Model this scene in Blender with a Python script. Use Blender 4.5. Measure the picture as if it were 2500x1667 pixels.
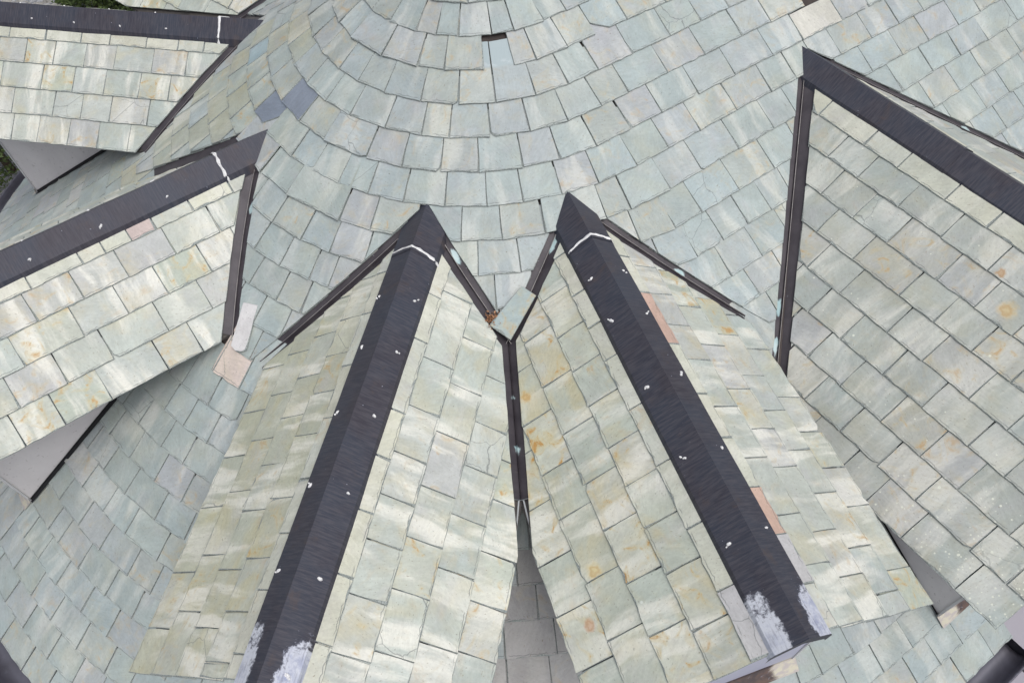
import bpy, math, random
from mathutils import Vector, Matrix
from mathutils.bvhtree import BVHTree
from math import sin, cos, tan, radians, pi, hypot, atan2, exp

for o in list(bpy.data.objects): bpy.data.objects.remove(o)
scene = bpy.context.scene
C = scene.collection
rng = random.Random(11)

# ------------------------------------------------------------------ units
# the roof is set out in "slate gauges" (1 gauge = one exposed course = 0.22 m), apex of the cone at the origin
SC = 0.22
ZG = -28.0                       # ground level, in gauges
def W(p): return (p[0]*SC, p[1]*SC, (p[2]-ZG)*SC)

# ------------------------------------------------------------------ camera
F_PX = 1903.55; PITCH = 0.964441488; ROLL = -0.07952941
CAM = Vector((0.203485546, -24.130055, 11.2007141))
Fv = Vector((0, cos(PITCH), -sin(PITCH))); R0 = Vector((1, 0, 0)); U0 = R0.cross(Fv)
Rv = R0*cos(ROLL) + U0*sin(ROLL); Uv = U0*cos(ROLL) - R0*sin(ROLL)
cam_d = bpy.data.cameras.new('camera'); cam = bpy.data.objects.new('camera', cam_d); C.objects.link(cam)
cam_d.sensor_width = 36.0; cam_d.lens = F_PX/2500*36.0
cam_d.clip_start = 0.05; cam_d.clip_end = 500
M = Matrix.Identity(4)
for i in range(3):
    M[i][0] = Rv[i]; M[i][1] = Uv[i]; M[i][2] = -Fv[i]; M[i][3] = W(CAM)[i]
cam.matrix_world = M
scene.camera = cam
def project(p):
    v = Vector(p)-CAM; w = v.dot(Fv)
    if w < 0.1: return None
    return (1250+F_PX*v.dot(Rv)/w, 833.5-F_PX*v.dot(Uv)/w)

# ------------------------------------------------------------------ sky and sun: an overcast day
world = bpy.data.worlds.new('World'); scene.world = world; world.use_nodes = True
nt = world.node_tree; nt.nodes.clear()
sky = nt.nodes.new('ShaderNodeTexSky'); sky.sky_type = 'NISHITA'; sky.sun_disc = False
SUN_EL, SUN_AZ = radians(64), radians(138)
sky.sun_elevation = SUN_EL; sky.sun_rotation = SUN_AZ
sky.air_density = 1.0; sky.dust_density = 4.0; sky.ozone_density = 1.0
hs = nt.nodes.new('ShaderNodeHueSaturation'); hs.inputs['Saturation'].default_value = 0.30
bg = nt.nodes.new('ShaderNodeBackground'); bg.inputs['Strength'].default_value = 0.116
wo = nt.nodes.new('ShaderNodeOutputWorld')
# overcast luminance: the zenith about three times as bright as the horizon (CIE), all the way round
tc = nt.nodes.new('ShaderNodeTexCoord'); sx = nt.nodes.new('ShaderNodeSeparateXYZ'); mr = nt.nodes.new('ShaderNodeMapRange')
mr.inputs[1].default_value = -0.1; mr.inputs[2].default_value = 1.0; mr.inputs[3].default_value = 0.36; mr.inputs[4].default_value = 1.9
mu = nt.nodes.new('ShaderNodeMix'); mu.data_type = 'RGBA'; mu.blend_type = 'MULTIPLY'; mu.inputs[0].default_value = 1.0
nt.links.new(tc.outputs['Generated'], sx.inputs[0]); nt.links.new(sx.outputs[2], mr.inputs[0]); nt.links.new(mr.outputs[0], mu.inputs[7])
nt.links.new(sky.outputs[0], hs.inputs['Color']); nt.links.new(hs.outputs[0], mu.inputs[6]); nt.links.new(mu.outputs[2], bg.inputs[0]); nt.links.new(bg.outputs[0], wo.inputs[0])
sd = bpy.data.lights.new('sun', 'SUN'); sun = bpy.data.objects.new('sun', sd); C.objects.link(sun)
sd.energy = 0.5; sd.angle = radians(50); sd.color = (1.0, 0.97, 0.93)
sv = Vector((sin(SUN_AZ)*cos(SUN_EL), cos(SUN_AZ)*cos(SUN_EL), sin(SUN_EL)))
sun.rotation_euler = sv.to_track_quat('Z', 'Y').to_euler(); sun.location = (0, 0, 30)
vs = scene.view_settings
vs.view_transform = 'Standard'; vs.look = 'None'; vs.exposure = 0.0; vs.gamma = 1.0; vs.use_curve_mapping = False
scene.render.engine = 'CYCLES'
scene.cycles.max_bounces = 5

# ------------------------------------------------------------------ node helpers
class NT:
    def __init__(s, name):
        s.m = bpy.data.materials.new(name); s.m.use_nodes = True
        s.t = s.m.node_tree; s.t.nodes.clear()
        s.out = s.t.nodes.new('ShaderNodeOutputMaterial')
        s.b = s.t.nodes.new('ShaderNodeBsdfPrincipled'); s.t.links.new(s.b.outputs[0], s.out.inputs[0])
    def n(s, ty, **kw):
        x = s.t.nodes.new('ShaderNode'+ty)
        for k, v in kw.items(): setattr(x, k, v)
        return x
    def put(s, sock, v):
        if hasattr(v, 'is_linked') or isinstance(v, bpy.types.NodeSocket): s.t.links.new(v, sock)
        elif isinstance(v, (tuple, list)) and len(v) == 3 and sock.type == 'RGBA': sock.default_value = (*v, 1)
        else: sock.default_value = v
    def uv(s, name): return s.n('UVMap', uv_map=name).outputs[0]
    def sep(s, v):
        x = s.n('SeparateXYZ'); s.put(x.inputs[0], v); return x.outputs
    def comb(s, a, b, c=0.0):
        x = s.n('CombineXYZ')
        for i, v in enumerate((a, b, c)): s.put(x.inputs[i], v)
        return x.outputs[0]
    def math(s, op, a, b=0.0, c=0.0, clamp=False):
        x = s.n('Math', operation=op, use_clamp=clamp)
        for i, v in enumerate((a, b, c)): s.put(x.inputs[i], v)
        return x.outputs[0]
    def noise(s, vec, scale, detail=3.0, rough=0.55, dist=0.0):
        x = s.n('TexNoise'); s.put(x.inputs['Vector'], vec); x.inputs['Scale'].default_value = scale
        x.inputs['Detail'].default_value = detail; x.inputs['Roughness'].default_value = rough; x.inputs['Distortion'].default_value = dist
        return x.outputs[0]
    def step(s, v, lo, hi, a=0.0, b=1.0):
        x = s.n('MapRange', interpolation_type='SMOOTHSTEP'); s.put(x.inputs[0], v)
        for i, q in zip((1, 2, 3, 4), (lo, hi, a, b)): s.put(x.inputs[i], q)
        return x.outputs[0]
    def mix(s, f, a, b, mode='MIX'):
        x = s.n('Mix', data_type='RGBA', blend_type=mode); s.put(x.inputs[0], f); s.put(x.inputs[6], a); s.put(x.inputs[7], b)
        return x.outputs[2]
    def ramp(s, f, stops, interp='LINEAR'):
        x = s.n('ValToRGB'); cr = x.color_ramp; cr.interpolation = interp
        while len(cr.elements) < len(stops): cr.elements.new(0.5)
        for e, (p, c) in zip(cr.elements, stops): e.position = p; e.color = (*c, 1)
        s.put(x.inputs[0], f); return x.outputs[0]
    def vmul(s, v, k):
        x = s.n('VectorMath', operation='MULTIPLY'); s.put(x.inputs[0], v); x.inputs[1].default_value = k; return x.outputs[0]
    def vadd(s, a, b):
        x = s.n('VectorMath', operation='ADD'); s.put(x.inputs[0], a); s.put(x.inputs[1], b); return x.outputs[0]
    def bump(s, h, strength=0.3, dist=0.01):
        x = s.n('Bump'); x.inputs['Strength'].default_value = strength; x.inputs['Distance'].default_value = dist
        s.put(x.inputs['Height'], h); s.t.links.new(x.outputs[0], s.b.inputs['Normal'])
    def fin(s, col, rough=0.6, metal=0.0, spec=0.4):
        s.put(s.b.inputs['Base Color'], col); s.put(s.b.inputs['Roughness'], rough); s.put(s.b.inputs['Metallic'], metal)
        s.b.inputs['Specular IOR Level'].default_value = spec
        return s.m

def slate_material(name, palette, streak=0.3, rust=0.5, ochre=0.3, lichen=False, head=False, och=(0.50, 0.47, 0.30), spots=()):
    """riven slate: UV 'surf' = metres-like roof coordinates (along the course, down the slope), 'loc' = coordinates on the slate,
    'rnd' = two random numbers for each slate"""
    n = NT(name)
    surf = n.uv('surf'); loc = n.uv('loc'); rnd = n.uv('rnd')
    r1, r2, _ = n.sep(rnd); lx, ly, _ = n.sep(loc); su, sv_, _ = n.sep(surf)
    own = n.vadd(loc, n.vmul(rnd, (61.0, 47.0, 0)))
    col = n.ramp(r1, [((i+0.5)/len(palette), c) for i, c in enumerate(palette)])
    # tone of each slate
    tone = n.step(r2, 0.0, 1.0, 0.955, 1.04)
    col = n.mix(1.0, col, n.comb(tone, tone, tone), 'MULTIPLY')
    # cloudy mottling
    m1 = n.noise(own, 1.1, 5, 0.6, 0.4)
    k = n.step(m1, 0.3, 0.7, 0.90, 1.09); col = n.mix(1.0, col, n.comb(k, k, k), 'MULTIPLY')
    m2 = n.noise(n.vadd(own, (9, 4, 0)), 0.8, 3, 0.6, 0.6)
    col = n.mix(n.math('MULTIPLY', n.step(m2, 0.45, 0.72), ochre), col, och)
    m2b = n.noise(n.vadd(own, (3, 14, 0)), 1.0, 4, 0.6, 0.3)
    col = n.mix(n.math('MULTIPLY', n.step(m2b, 0.5, 0.75), 0.28 if streak > 0 else 0.0), col, (0.45, 0.43, 0.47))
    # pale lime runs that carry on down the slope from slate to slate
    wob = n.noise(surf, 0.45, 2)
    sx = n.comb(n.math('ADD', su, n.math('MULTIPLY', wob, 0.7)), n.math('MULTIPLY', sv_, 0.16), n.math('MULTIPLY', r2, 0.42))
    st = n.noise(sx, 1.55, 5, 0.58)
    st = n.math('MULTIPLY', n.step(st, 0.47, 0.62), n.step(n.noise(surf, 0.33, 2), 0.33, 0.58))
    col = n.mix(n.math('MULTIPLY', st, streak), col, (0.78, 0.77, 0.70))
    # cleavage: faint long scratches in the grain of the slate
    ang = n.math('MULTIPLY', r2, 6.28)
    rot = n.n('VectorRotate', rotation_type='Z_AXIS'); n.put(rot.inputs['Vector'], own); n.put(rot.inputs['Angle'], ang)
    g = n.noise(n.vmul(rot.outputs[0], (2.0, 9.0, 1)), 1.3, 5, 0.65, 0.8)
    kk = n.step(g, 0.25, 0.75, 0.93, 1.06); col = n.mix(1.0, col, n.comb(kk, kk, kk), 'MULTIPLY')
    gr = n.noise(own, 13.0, 3, 0.7); kg = n.step(gr, 0.3, 0.7, 0.95, 1.045); col = n.mix(1.0, col, n.comb(kg, kg, kg), 'MULTIPLY')
    # brown flecks
    fl = n.noise(n.vmul(rot.outputs[0], (6.0, 17.0, 1)), 1.9, 2, 0.5, 0.6)
    col = n.mix(n.math('MULTIPLY', n.step(fl, 0.66, 0.73), 0.6), col, (0.20, 0.16, 0.10))
    fs = n.noise(n.vmul(own, (1, 1, 1)), 15.0, 1, 0.5)
    col = n.mix(n.math('MULTIPLY', n.step(fs, 0.70, 0.77), 0.5), col, (0.16, 0.15, 0.13))
    # rust
    ru = n.noise(n.vadd(own, (21, 8, 0)), 1.9, 6, 0.66, 1.4)
    ru = n.math('MULTIPLY', n.step(ru, 0.575, 0.70), n.math('MULTIPLY', n.step(r1, 0.35, 0.95, 0.12, 1.0), rust))
    halo = n.math('MULTIPLY', n.step(n.noise(n.vadd(own, (21, 8, 0)), 1.9, 2, 0.5, 1.4), 0.50, 0.66), n.math('MULTIPLY', n.step(r1, 0.35, 0.95, 0.05, 0.45), rust))
    col = n.mix(halo, col, (0.55, 0.45, 0.22))
    col = n.mix(ru, col, (0.47, 0.27, 0.09))
    # delaminated line just inside the tail
    wv = n.noise(n.vmul(own, (1, 0, 0)), 4.5, 3, 0.6)
    dl = n.math('ABSOLUTE', n.math('SUBTRACT', ly, n.math('MULTIPLY_ADD', wv, 0.16, -0.015)))
    dl = n.math('MULTIPLY', n.step(dl, 0.004, 0.016, 1.0, 0.0), n.step(n.noise(own, 2.5, 1), 0.42, 0.55))
    col = n.mix(n.math('MULTIPLY', dl, 0.65), col, (0.13, 0.14, 0.14))
    # the head, always covered by the course above: unweathered, with lime at its margin
    if head:
        col = n.mix(n.step(n.math('ADD', ly, n.math('MULTIPLY', m1, 0.1)), 1.04, 1.14), col, (0.37, 0.44, 0.46))
        lim = n.math('MULTIPLY', n.step(n.math('ABSOLUTE', n.math('SUBTRACT', ly, 1.16)), 0.03, 0.13, 1.0, 0.0), n.step(n.noise(own, 4.0, 3), 0.48, 0.56))
        col = n.mix(n.math('MULTIPLY', lim, 0.2), col, (0.70, 0.73, 0.74))
    if lichen:
        for sc, lo, amt in ((1.5, 0.60, 0.75), (4.6, 0.52, 0.75), (9.0, 0.5, 0.7)):
            v = n.n('TexVoronoi'); n.put(v.inputs['Vector'], n.vadd(surf, (0.3, 0.1, 0))); v.inputs['Scale'].default_value = sc
            cr, cg, cb = n.sep(v.outputs['Color'])
            rad = n.math('MULTIPLY', cr, 0.13)
            ring = n.step(n.math('ABSOLUTE', n.math('SUBTRACT', v.outputs['Distance'], rad)), 0.008*sc, 0.019*sc, 1.0, 0.0)
            # thick where the eave corner is damp, sparse elsewhere
            near = n.math('MULTIPLY', n.step(su, 17.5, 22.6), n.step(sv_, 5.5, 9.2, 0.0, 0.95 if sc > 2 else 0.5))
            on = n.step(n.math('ADD', cg, near), 0.975, 0.985)
            col = n.mix(n.math('MULTIPLY', n.math('MULTIPLY', ring, on), amt), col, (0.72, 0.74, 0.64))
    else:
        v = n.n('TexVoronoi'); n.put(v.inputs['Vector'], own); v.inputs['Scale'].default_value = 1.3
        cr, cg, cb = n.sep(v.outputs['Color'])
        ring = n.step(n.math('ABSOLUTE', n.math('SUBTRACT', v.outputs['Distance'], n.math('MULTIPLY', cr, 0.07))), 0.008, 0.022, 1.0, 0.0)
        col = n.mix(n.math('MULTIPLY', n.math('MULTIPLY', ring, n.step(cg, 0.93, 0.95)), 0.6), col, (0.70, 0.74, 0.70))
    # single rust and lichen blotches
    for (pu, pv, pr, pc) in spots:
        dd = n.n('VectorMath', operation='DISTANCE'); n.put(dd.inputs[0], n.vadd(surf, n.vmul(n.comb(n.noise(surf, 5.0, 3), n.noise(n.vadd(surf, (7, 3, 0)), 5.0, 3), 0.0), (0.30, 0.30, 0)))); dd.inputs[1].default_value = (pu+0.15, pv+0.15, 0)
        q = dd.outputs['Value']
        col = n.mix(n.step(q, pr*0.30, pr, 0.62, 0.0), col, pc)
        col = n.mix(n.step(n.math('ABSOLUTE', n.math('SUBTRACT', q, pr*0.35)), 0.0, pr*0.25, 0.32, 0.0), col, (0.36, 0.17, 0.05))
    # hairline cracks in some of the slates
    dv_ = n.n('TexVoronoi', feature='DISTANCE_TO_EDGE'); wob2 = n.noise(own, 1.7, 3)
    n.put(dv_.inputs['Vector'], n.vadd(own, n.vmul(n.comb(wob2, wob2, 0.0), (0.5, 0.5, 0)))); dv_.inputs['Scale'].default_value = 0.6
    ck = n.math('MULTIPLY', n.step(dv_.outputs['Distance'], 0.002, 0.008, 1.0, 0.0), n.step(r2, 0.93, 0.94))
    col = n.mix(n.math('MULTIPLY', ck, 0.6), col, (0.14, 0.15, 0.15))
    h = n.math('ADD', n.math('MULTIPLY', g, 0.6), n.math('MULTIPLY', m1, 0.8))
    n.bump(h, 0.35, 0.006)
    return n.fin(col, n.step(m1, 0.3, 0.7, 0.48, 0.62), 0.0, 0.35)

def plain_noise_material(name, c1, c2, scale=3.0, rough=0.7, fleck=None, metal=0.0, bump=0.2, coords='Object', dist=0.01, spec=0.4):
    n = NT(name)
    v = n.n('TexCoord').outputs[coords]
    a = n.noise(v, scale, 6, 0.62, 0.3); col = n.mix(n.step(a, 0.32, 0.68), c1, c2)
    if fleck:
        f = n.noise(v, scale*14, 2, 0.6); col = n.mix(n.step(f, 0.64, 0.72, 0.0, 0.6), col, fleck)
    n.bump(n.noise(v, scale*9, 4), bump, dist)
    return n.fin(col, rough, metal, spec)

MAIN_PAL = [(0.354,0.414,0.413),(0.359,0.415,0.408),(0.357,0.411,0.396),(0.366,0.411,0.420),(0.352,0.416,0.423),(0.383,0.409,0.424),(0.371,0.412,0.394)]
DORM_PAL = [(0.43,0.475,0.44),(0.465,0.495,0.45),(0.41,0.466,0.443),(0.47,0.488,0.458),(0.446,0.461,0.455),(0.50,0.518,0.458),(0.425,0.468,0.405)]
STRIP_PAL = [(0.54, 0.545, 0.455), (0.51, 0.53, 0.46), (0.56, 0.56, 0.48), (0.495, 0.52, 0.465)]
M_main = slate_material('weathered_slate', MAIN_PAL, 0.30, 0.38, 0.18)
M_olive = slate_material('olive_slate', [(0.385,0.41,0.345),(0.37,0.41,0.365),(0.40,0.41,0.34),(0.365,0.415,0.385)], 0.35, 0.55, 0.4, och=(0.45,0.42,0.26))
M_gapshade = slate_material('grey_shaded_slate', [(0.365,0.36,0.355),(0.375,0.37,0.365),(0.36,0.36,0.36)], 0.1, 0.3, 0.05)  # neutral lichen-free hue, also darkened to paint in the shade between D3 and D4
M_head = slate_material('slate_with_bare_head', MAIN_PAL, 0.2, 0.4, 0.16, False, True)
M_loose = slate_material('blue_green_slate', [(0.36,0.43,0.43),(0.36,0.43,0.43)], 0.0, 0.8, 0.2)
M_dormY = slate_material('yellowed_slate', [(0.455,0.47,0.37),(0.485,0.495,0.40),(0.43,0.455,0.38),(0.45,0.475,0.42),(0.465,0.475,0.38)], 0.7, 0.6, 0.55, och=(0.50,0.46,0.27))
M_dorm = slate_material('cream_slate', DORM_PAL, 0.72, 0.85, 0.38, och=(0.53, 0.47, 0.28))
M_dormL = slate_material('warm_slate', [(0.44,0.485,0.43),(0.48,0.50,0.42),(0.425,0.475,0.425),(0.48,0.49,0.425),(0.51,0.53,0.455)], 0.6, 1.1, 0.55, och=(0.53, 0.46, 0.26), spots=((12.94,3.65,0.24,(0.62,0.40,0.12)),(18.0,3.70,0.30,(0.66,0.52,0.22)),(19.03,4.35,0.20,(0.55,0.33,0.22))))
M_dorm5 = slate_material('cream_slate_lichen', [(0.375,0.42,0.40),(0.405,0.43,0.40),(0.38,0.415,0.385),(0.40,0.415,0.415),(0.405,0.415,0.375)], 0.42, 0.6, 0.35, True, och=(0.42,0.40,0.28), spots=((17.58,2.82,0.34,(0.64,0.47,0.20)),(16.76,2.12,0.2,(0.45,0.26,0.10)),(18.81,9.25,0.12,(0.58,0.34,0.18))))
M_strip = slate_material('pale_strip_slate', STRIP_PAL, 0.3, 0.25, 0.15)
M_dark = slate_material('dark_slate', [(0.205,0.24,0.295),(0.22,0.25,0.30),(0.21,0.24,0.30)], 0.0, 0.0, 0.0)
M_blue = slate_material('blue_slate', [(0.34,0.44,0.47),(0.33,0.43,0.46)], 0.1, 0.2, 0.05)
M_pink = slate_material('pink_slate', [(0.62,0.535,0.485),(0.63,0.54,0.49),(0.61,0.53,0.485)], 0.15, 0.5, 0.2)
M_salmon = slate_material('salmon_slate', [(0.53,0.375,0.31),(0.54,0.385,0.315)], 0.0, 0.1, 0.0)
M_rose = slate_material('rose_slate', [(0.52,0.435,0.41),(0.53,0.44,0.415)], 0.0, 0.2, 0.0)
M_lilac = slate_material('lilac_slate', [(0.48,0.475,0.48),(0.47,0.47,0.475)], 0.1, 0.1, 0.0)
M_ivory = slate_material('ivory_slate', [(0.51,0.505,0.455),(0.50,0.50,0.45)], 0.3, 0.15, 0.1)
M_white = plain_noise_material('white_crust', (0.56,0.55,0.55), (0.70,0.69,0.69), 6.0, 0.8, (0.25,0.24,0.24), bump=0.5)

def edge_material():
    n = NT('broken_slate_edge')
    surf = n.uv('surf'); loc = n.uv('loc'); rnd = n.uv('rnd'); own = n.vadd(loc, n.vmul(rnd, (61.0, 47.0, 0)))
    a = n.noise(n.vmul(own, (7, 16, 1)), 2.5, 4, 0.7, 1.0)
    col = n.mix(n.step(a, 0.38, 0.62), (0.20, 0.225, 0.22), (0.43, 0.47, 0.455))
    n.bump(a, 0.6, 0.01)
    return n.fin(col, 0.75, 0, 0.25)
M_edge = edge_material()

def metal_material(name, oxide_from=None):
    """bronze-coloured sheet metal; UV 'surf' = (along, across)"""
    n = NT(name); surf = n.uv('surf'); su, sv_, _ = n.sep(surf)
    a = n.noise(surf, 0.7, 4, 0.6, 0.5)
    col = n.mix(n.step(a, 0.3, 0.7), (0.045, 0.042, 0.055), (0.042, 0.049, 0.070))
    b = n.noise(n.vmul(surf, (11, 1.2, 1)), 2.0, 4, 0.7, 0.3)      # fine wrinkles across the sheet
    col = n.mix(n.step(b, 0.35, 0.7), col, n.mix(0.5, col, (0.115, 0.110, 0.125)))
    br = n.noise(n.vadd(surf, (5, 3, 0)), 1.1, 4, 0.65, 0.4)
    col = n.mix(n.step(br, 0.58, 0.78, 0, 0.55), col, (0.105, 0.075, 0.062))
    sp = n.noise(surf, 16.0, 1, 0.4); sp2 = n.noise(surf, 0.8, 2)
    col = n.mix(n.math('MULTIPLY', n.step(sp, 0.755, 0.80), n.step(sp2, 0.5, 0.62)), col, (0.36, 0.38, 0.46))
    rough = n.step(b, 0.3, 0.7, 0.44, 0.60)
    metal = 0.1
    if oxide_from is not None:
        # whitened oxide at the low end, spreading from the outer edges and leaving the fold dark
        nz = n.noise(surf, 1.4, 6, 0.68, 0.6); fine = n.noise(surf, 9.0, 3, 0.7)
        e = n.math('ABSOLUTE', sv_)
        t = n.math('SUBTRACT', su, oxide_from)
        t = n.math('ADD', t, n.math('MULTIPLY_ADD', nz, 1.9, -0.95))
        t = n.math('ADD', t, n.math('MULTIPLY_ADD', fine, 1.3, -0.65))
        t = n.math('ADD', t, n.step(e, 0.0, 0.42, -1.6, 0.15))
        t = n.math('SUBTRACT', t, n.step(su, 21.0, 21.3, 0.0, 0.7))
        f = n.math('MULTIPLY', n.step(t, -0.10, 0.28), 0.93)
        grad = n.noise(surf, 1.0, 3)
        ox = n.mix(n.step(grad, 0.35, 0.65), (0.31, 0.34, 0.48), (0.53, 0.56, 0.65))
        rim = n.step(n.math('ABSOLUTE', n.math('SUBTRACT', t, 0.30)), 0.05, 0.45, 0.5, 0.0)
        ox = n.mix(rim, ox, (0.74, 0.76, 0.80))
        st = n.noise(n.vmul(surf, (1.2, 13, 1)), 2.0, 3, 0.6); ox = n.mix(n.step(st, 0.48, 0.75, 0, 0.5), ox, (0.17, 0.17, 0.22))
        col = n.mix(f, col, ox); rough = n.math('MULTIPLY_ADD', f, 0.12, rough)
    n.bump(b, 0.25, 0.004)
    return n.fin(col, rough, metal, 0.22)
M_cap = metal_material('bronze_sheet')
M_capox = metal_material('bronze_sheet_oxidised', 20.35)

def flashing_material():
    n = NT('valley_metal'); surf = n.uv('surf'); rnd = n.uv('rnd')
    pa, _, _ = n.sep(rnd)
    a = n.noise(surf, 1.3, 5, 0.65, 0.5)
    col = n.mix(n.step(a, 0.3, 0.7), (0.045, 0.039, 0.047), (0.072, 0.064, 0.073))
    b = n.noise(n.vmul(surf, (5, 1, 1)), 2.0, 4, 0.7, 1.0); col = n.mix(n.step(b, 0.60, 0.80, 0, 0.6), col, (0.13, 0.105, 0.10))
    sp = n.noise(surf, 7.0, 3, 0.6, 0.6); col = n.mix(n.step(sp, 0.70, 0.76, 0, 0.5), col, (0.34, 0.35, 0.38))
    f = n.step(n.math('ADD', pa, n.math('MULTIPLY_ADD', n.noise(surf, 4.0, 4), 0.7, -0.35)), 0.38, 0.62)
    col = n.mix(f, col, n.mix(n.step(a, 0.4, 0.6), (0.34, 0.48, 0.50), (0.50, 0.62, 0.63)))
    n.bump(b, 0.2, 0.004)
    return n.fin(col, 0.5, 0.15, 0.4)
M_valley = flashing_material()
M_seamedge = plain_noise_material('flashing_crease', (0.20,0.185,0.18), (0.36,0.34,0.33), 8.0, 0.6)
M_felt = plain_noise_material('roof_felt', (0.045,0.037,0.035), (0.075,0.062,0.058), 4.0, 0.9)
M_seal = plain_noise_material('white_sealant', (0.74,0.74,0.75), (0.82,0.82,0.82), 20.0, 0.45, bump=0.4)
M_stucco = plain_noise_material('grey_render', (0.66,0.635,0.645), (0.74,0.715,0.725), 2.2, 0.85, (0.46,0.44,0.44), bump=0.4)
M_board = plain_noise_material('dark_board', (0.06,0.055,0.055), (0.10,0.09,0.085), 5.0, 0.8)
M_lilacpaint = plain_noise_material('pale_lilac_paint', (0.50,0.51,0.64), (0.53,0.54,0.66), 1.5, 0.55, bump=0.05)
M_trim = plain_noise_material('pale_trim', (0.52,0.52,0.54), (0.62,0.62,0.63), 6.0, 0.6)
M_strap = plain_noise_material('dull_strap', (0.28,0.30,0.31), (0.38,0.40,0.41), 6.0, 0.6)
M_conc = plain_noise_material('lilac_concrete', (0.33,0.315,0.36), (0.37,0.355,0.395), 1.2, 0.8, bump=0.15)
M_black = plain_noise_material('black_gap', (0.015,0.015,0.018), (0.02,0.02,0.022), 3.0, 0.8)
M_rustbrown = plain_noise_material('dead_leaves', (0.22,0.10,0.05), (0.46,0.26,0.15), 30.0, 0.8)
def gutter_material():
    n = NT('gutter_metal'); v = n.n('TexCoord').outputs['Object']
    a = n.noise(v, 2.2, 5, 0.65, 0.5)
    col = n.mix(n.step(a, 0.3, 0.7), (0.085, 0.082, 0.10), (0.14, 0.14, 0.175))
    b = n.noise(v, 9.0, 4, 0.7, 0.8); col = n.mix(n.step(b, 0.60, 0.75, 0, 0.6), col, (0.20, 0.22, 0.27))
    return n.fin(col, 0.42, 0.3, 0.5)
M_gutter = gutter_material()
def apron_material():
    n = NT('apron_metal'); surf = n.uv('surf')
    a = n.noise(surf, 1.2, 5, 0.65, 0.8); col = n.mix(n.step(a, 0.35, 0.62), (0.055, 0.045, 0.05), (0.13, 0.085, 0.07))
    b = n.noise(surf, 4.0, 4, 0.7, 0.8); col = n.mix(n.step(b, 0.58, 0.72, 0, 0.7), col, (0.24, 0.26, 0.32))
    su, sv_, _ = n.sep(surf)
    e = n.step(n.math('ADD', su, n.math('MULTIPLY', a, 0.8)), 1.85, 2.1)
    col = n.mix(e, col, n.mix(n.step(b, 0.4, 0.6), (0.57, 0.54, 0.43), (0.46, 0.42, 0.41)))
    return n.fin(col, 0.5, 0.1, 0.4)
M_apron = apron_material()
M_leaf = plain_noise_material('conifer_leaf', (0.045,0.075,0.022), (0.085,0.12,0.035), 9.0, 0.7)
M_bark = plain_noise_material('bark', (0.05,0.035,0.025), (0.09,0.07,0.05), 9.0, 0.9)
M_gravel = None
def gravel_material():
    n = NT('gravel'); v = n.n('TexCoord').outputs['Object']
    vo = n.n('TexVoronoi'); n.put(vo.inputs['Vector'], v); vo.inputs['Scale'].default_value = 26.0
    r, g, b = n.sep(vo.outputs['Color'])
    col = n.ramp(r, [(0.0, (0.16,0.165,0.18)), (0.5, (0.26,0.265,0.28)), (1.0, (0.40,0.40,0.42))])
    col = n.mix(n.step(n.noise(v, 0.5, 3), 0.55, 0.7, 0, 0.5), col, (0.16, 0.15, 0.10))
    n.bump(vo.outputs['Distance'], 1.0, 0.02)
    return n.fin(col, 0.85, 0, 0.3)
M_gravel = gravel_material()
M_stone = plain_noise_material('garden_stone', (0.22,0.21,0.20), (0.38,0.37,0.35), 5.0, 0.85)
M_lawnwall = plain_noise_material('render_wall', (0.42,0.41,0.42), (0.47,0.46,0.46), 1.5, 0.85)

JOINTS = {0:[-6.68,-5.96,-5.11,-4.13,-3.49,-2.83,-1.84,-1.19,-0.22,0.62,1.49],1:[-8.19,-7.28,-5.86,-4.62,-3.8,-2.61,-1.75,-1.07,0.02,1.07,2.28,3.84],2:[-11.39,-10.19,-9.3,-8.18,-7.28,-6.25,-5.06,-3.94,-2.85,-1.66,-0.61,0.52,1.8,3.32],3:[-13.65,-12.42,-11.36,-10.25,-9.11,-6.74,-5.59,-4.75,-3.56,-2.4,-1.23,-0.05,1.01,2.54,4.06,5.66,6.93,8.48],4:[-15.76,-14.49,-13.3,-12.03,-10.79,-9.55,-7.91,-6.75,-5.57,-4.46,-3.17,-2.06,-0.87,0.41,1.63,3.11,4.66,6.31,7.69,9.53,10.84],5:[-17.65,-16.64,-15.35,-14.18,-13.0,-11.48,-10.48,-9.42,-8.38,-7.24,-6.0,-4.78,-3.73,-2.59,-1.42,-0.06,1.19,2.48,4.01,5.53,8.73,10.22,11.59,12.86],6:[-17.59,-16.38,-15.39,-13.39,-11.99,-9.88,-6.08,-4.9,-3.65,-1.78,-0.98,0.5,1.78,3.34,4.87,9.51,11.02,12.37,13.94,15.17],7:[-21.35,-19.93,-18.71,-6.15,-4.92,1.02,2.56,4.1,10.21,11.81,13.3,14.79,16.55],8:[-22.29,-21.05,-19.83,-13.15,-12.01,-11.31,-6.19,0.09,3.19,11.05,12.42,13.8,15.88],9:[-22.05,-14.91,-13.74,-12.8,0.75,2.04,11.46,13.07,14.4,15.75],10:[-24.47,1.23,12.12,13.39],12:[-17.9],13:[-20.39,-19.7,-18.44,-17.23],14:[-19.92,-18.86],15:[-22.64,-21.39],16:[-24.61,-22.07,-20.81],17:[-25.18,-23.92,-22.44,-21.14,-9.95],18:[-26.73,-25.44,-24.24,-22.72,-11.45,-9.97],19:[-28.48,-27.16,-25.92,-24.49],20:[-29.35,-28.68,-27.4,-25.94,-24.68],21:[-31.25,-30.19,-28.96,-27.55,-26.23,-3.5,-2.34],22:[-32.04,-30.79,-29.54,-28.09,-26.74,-1.81,-0.57],23:[-31.5,-29.99,-0.04,0.99],24:[-31.79,1.73]}
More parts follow.
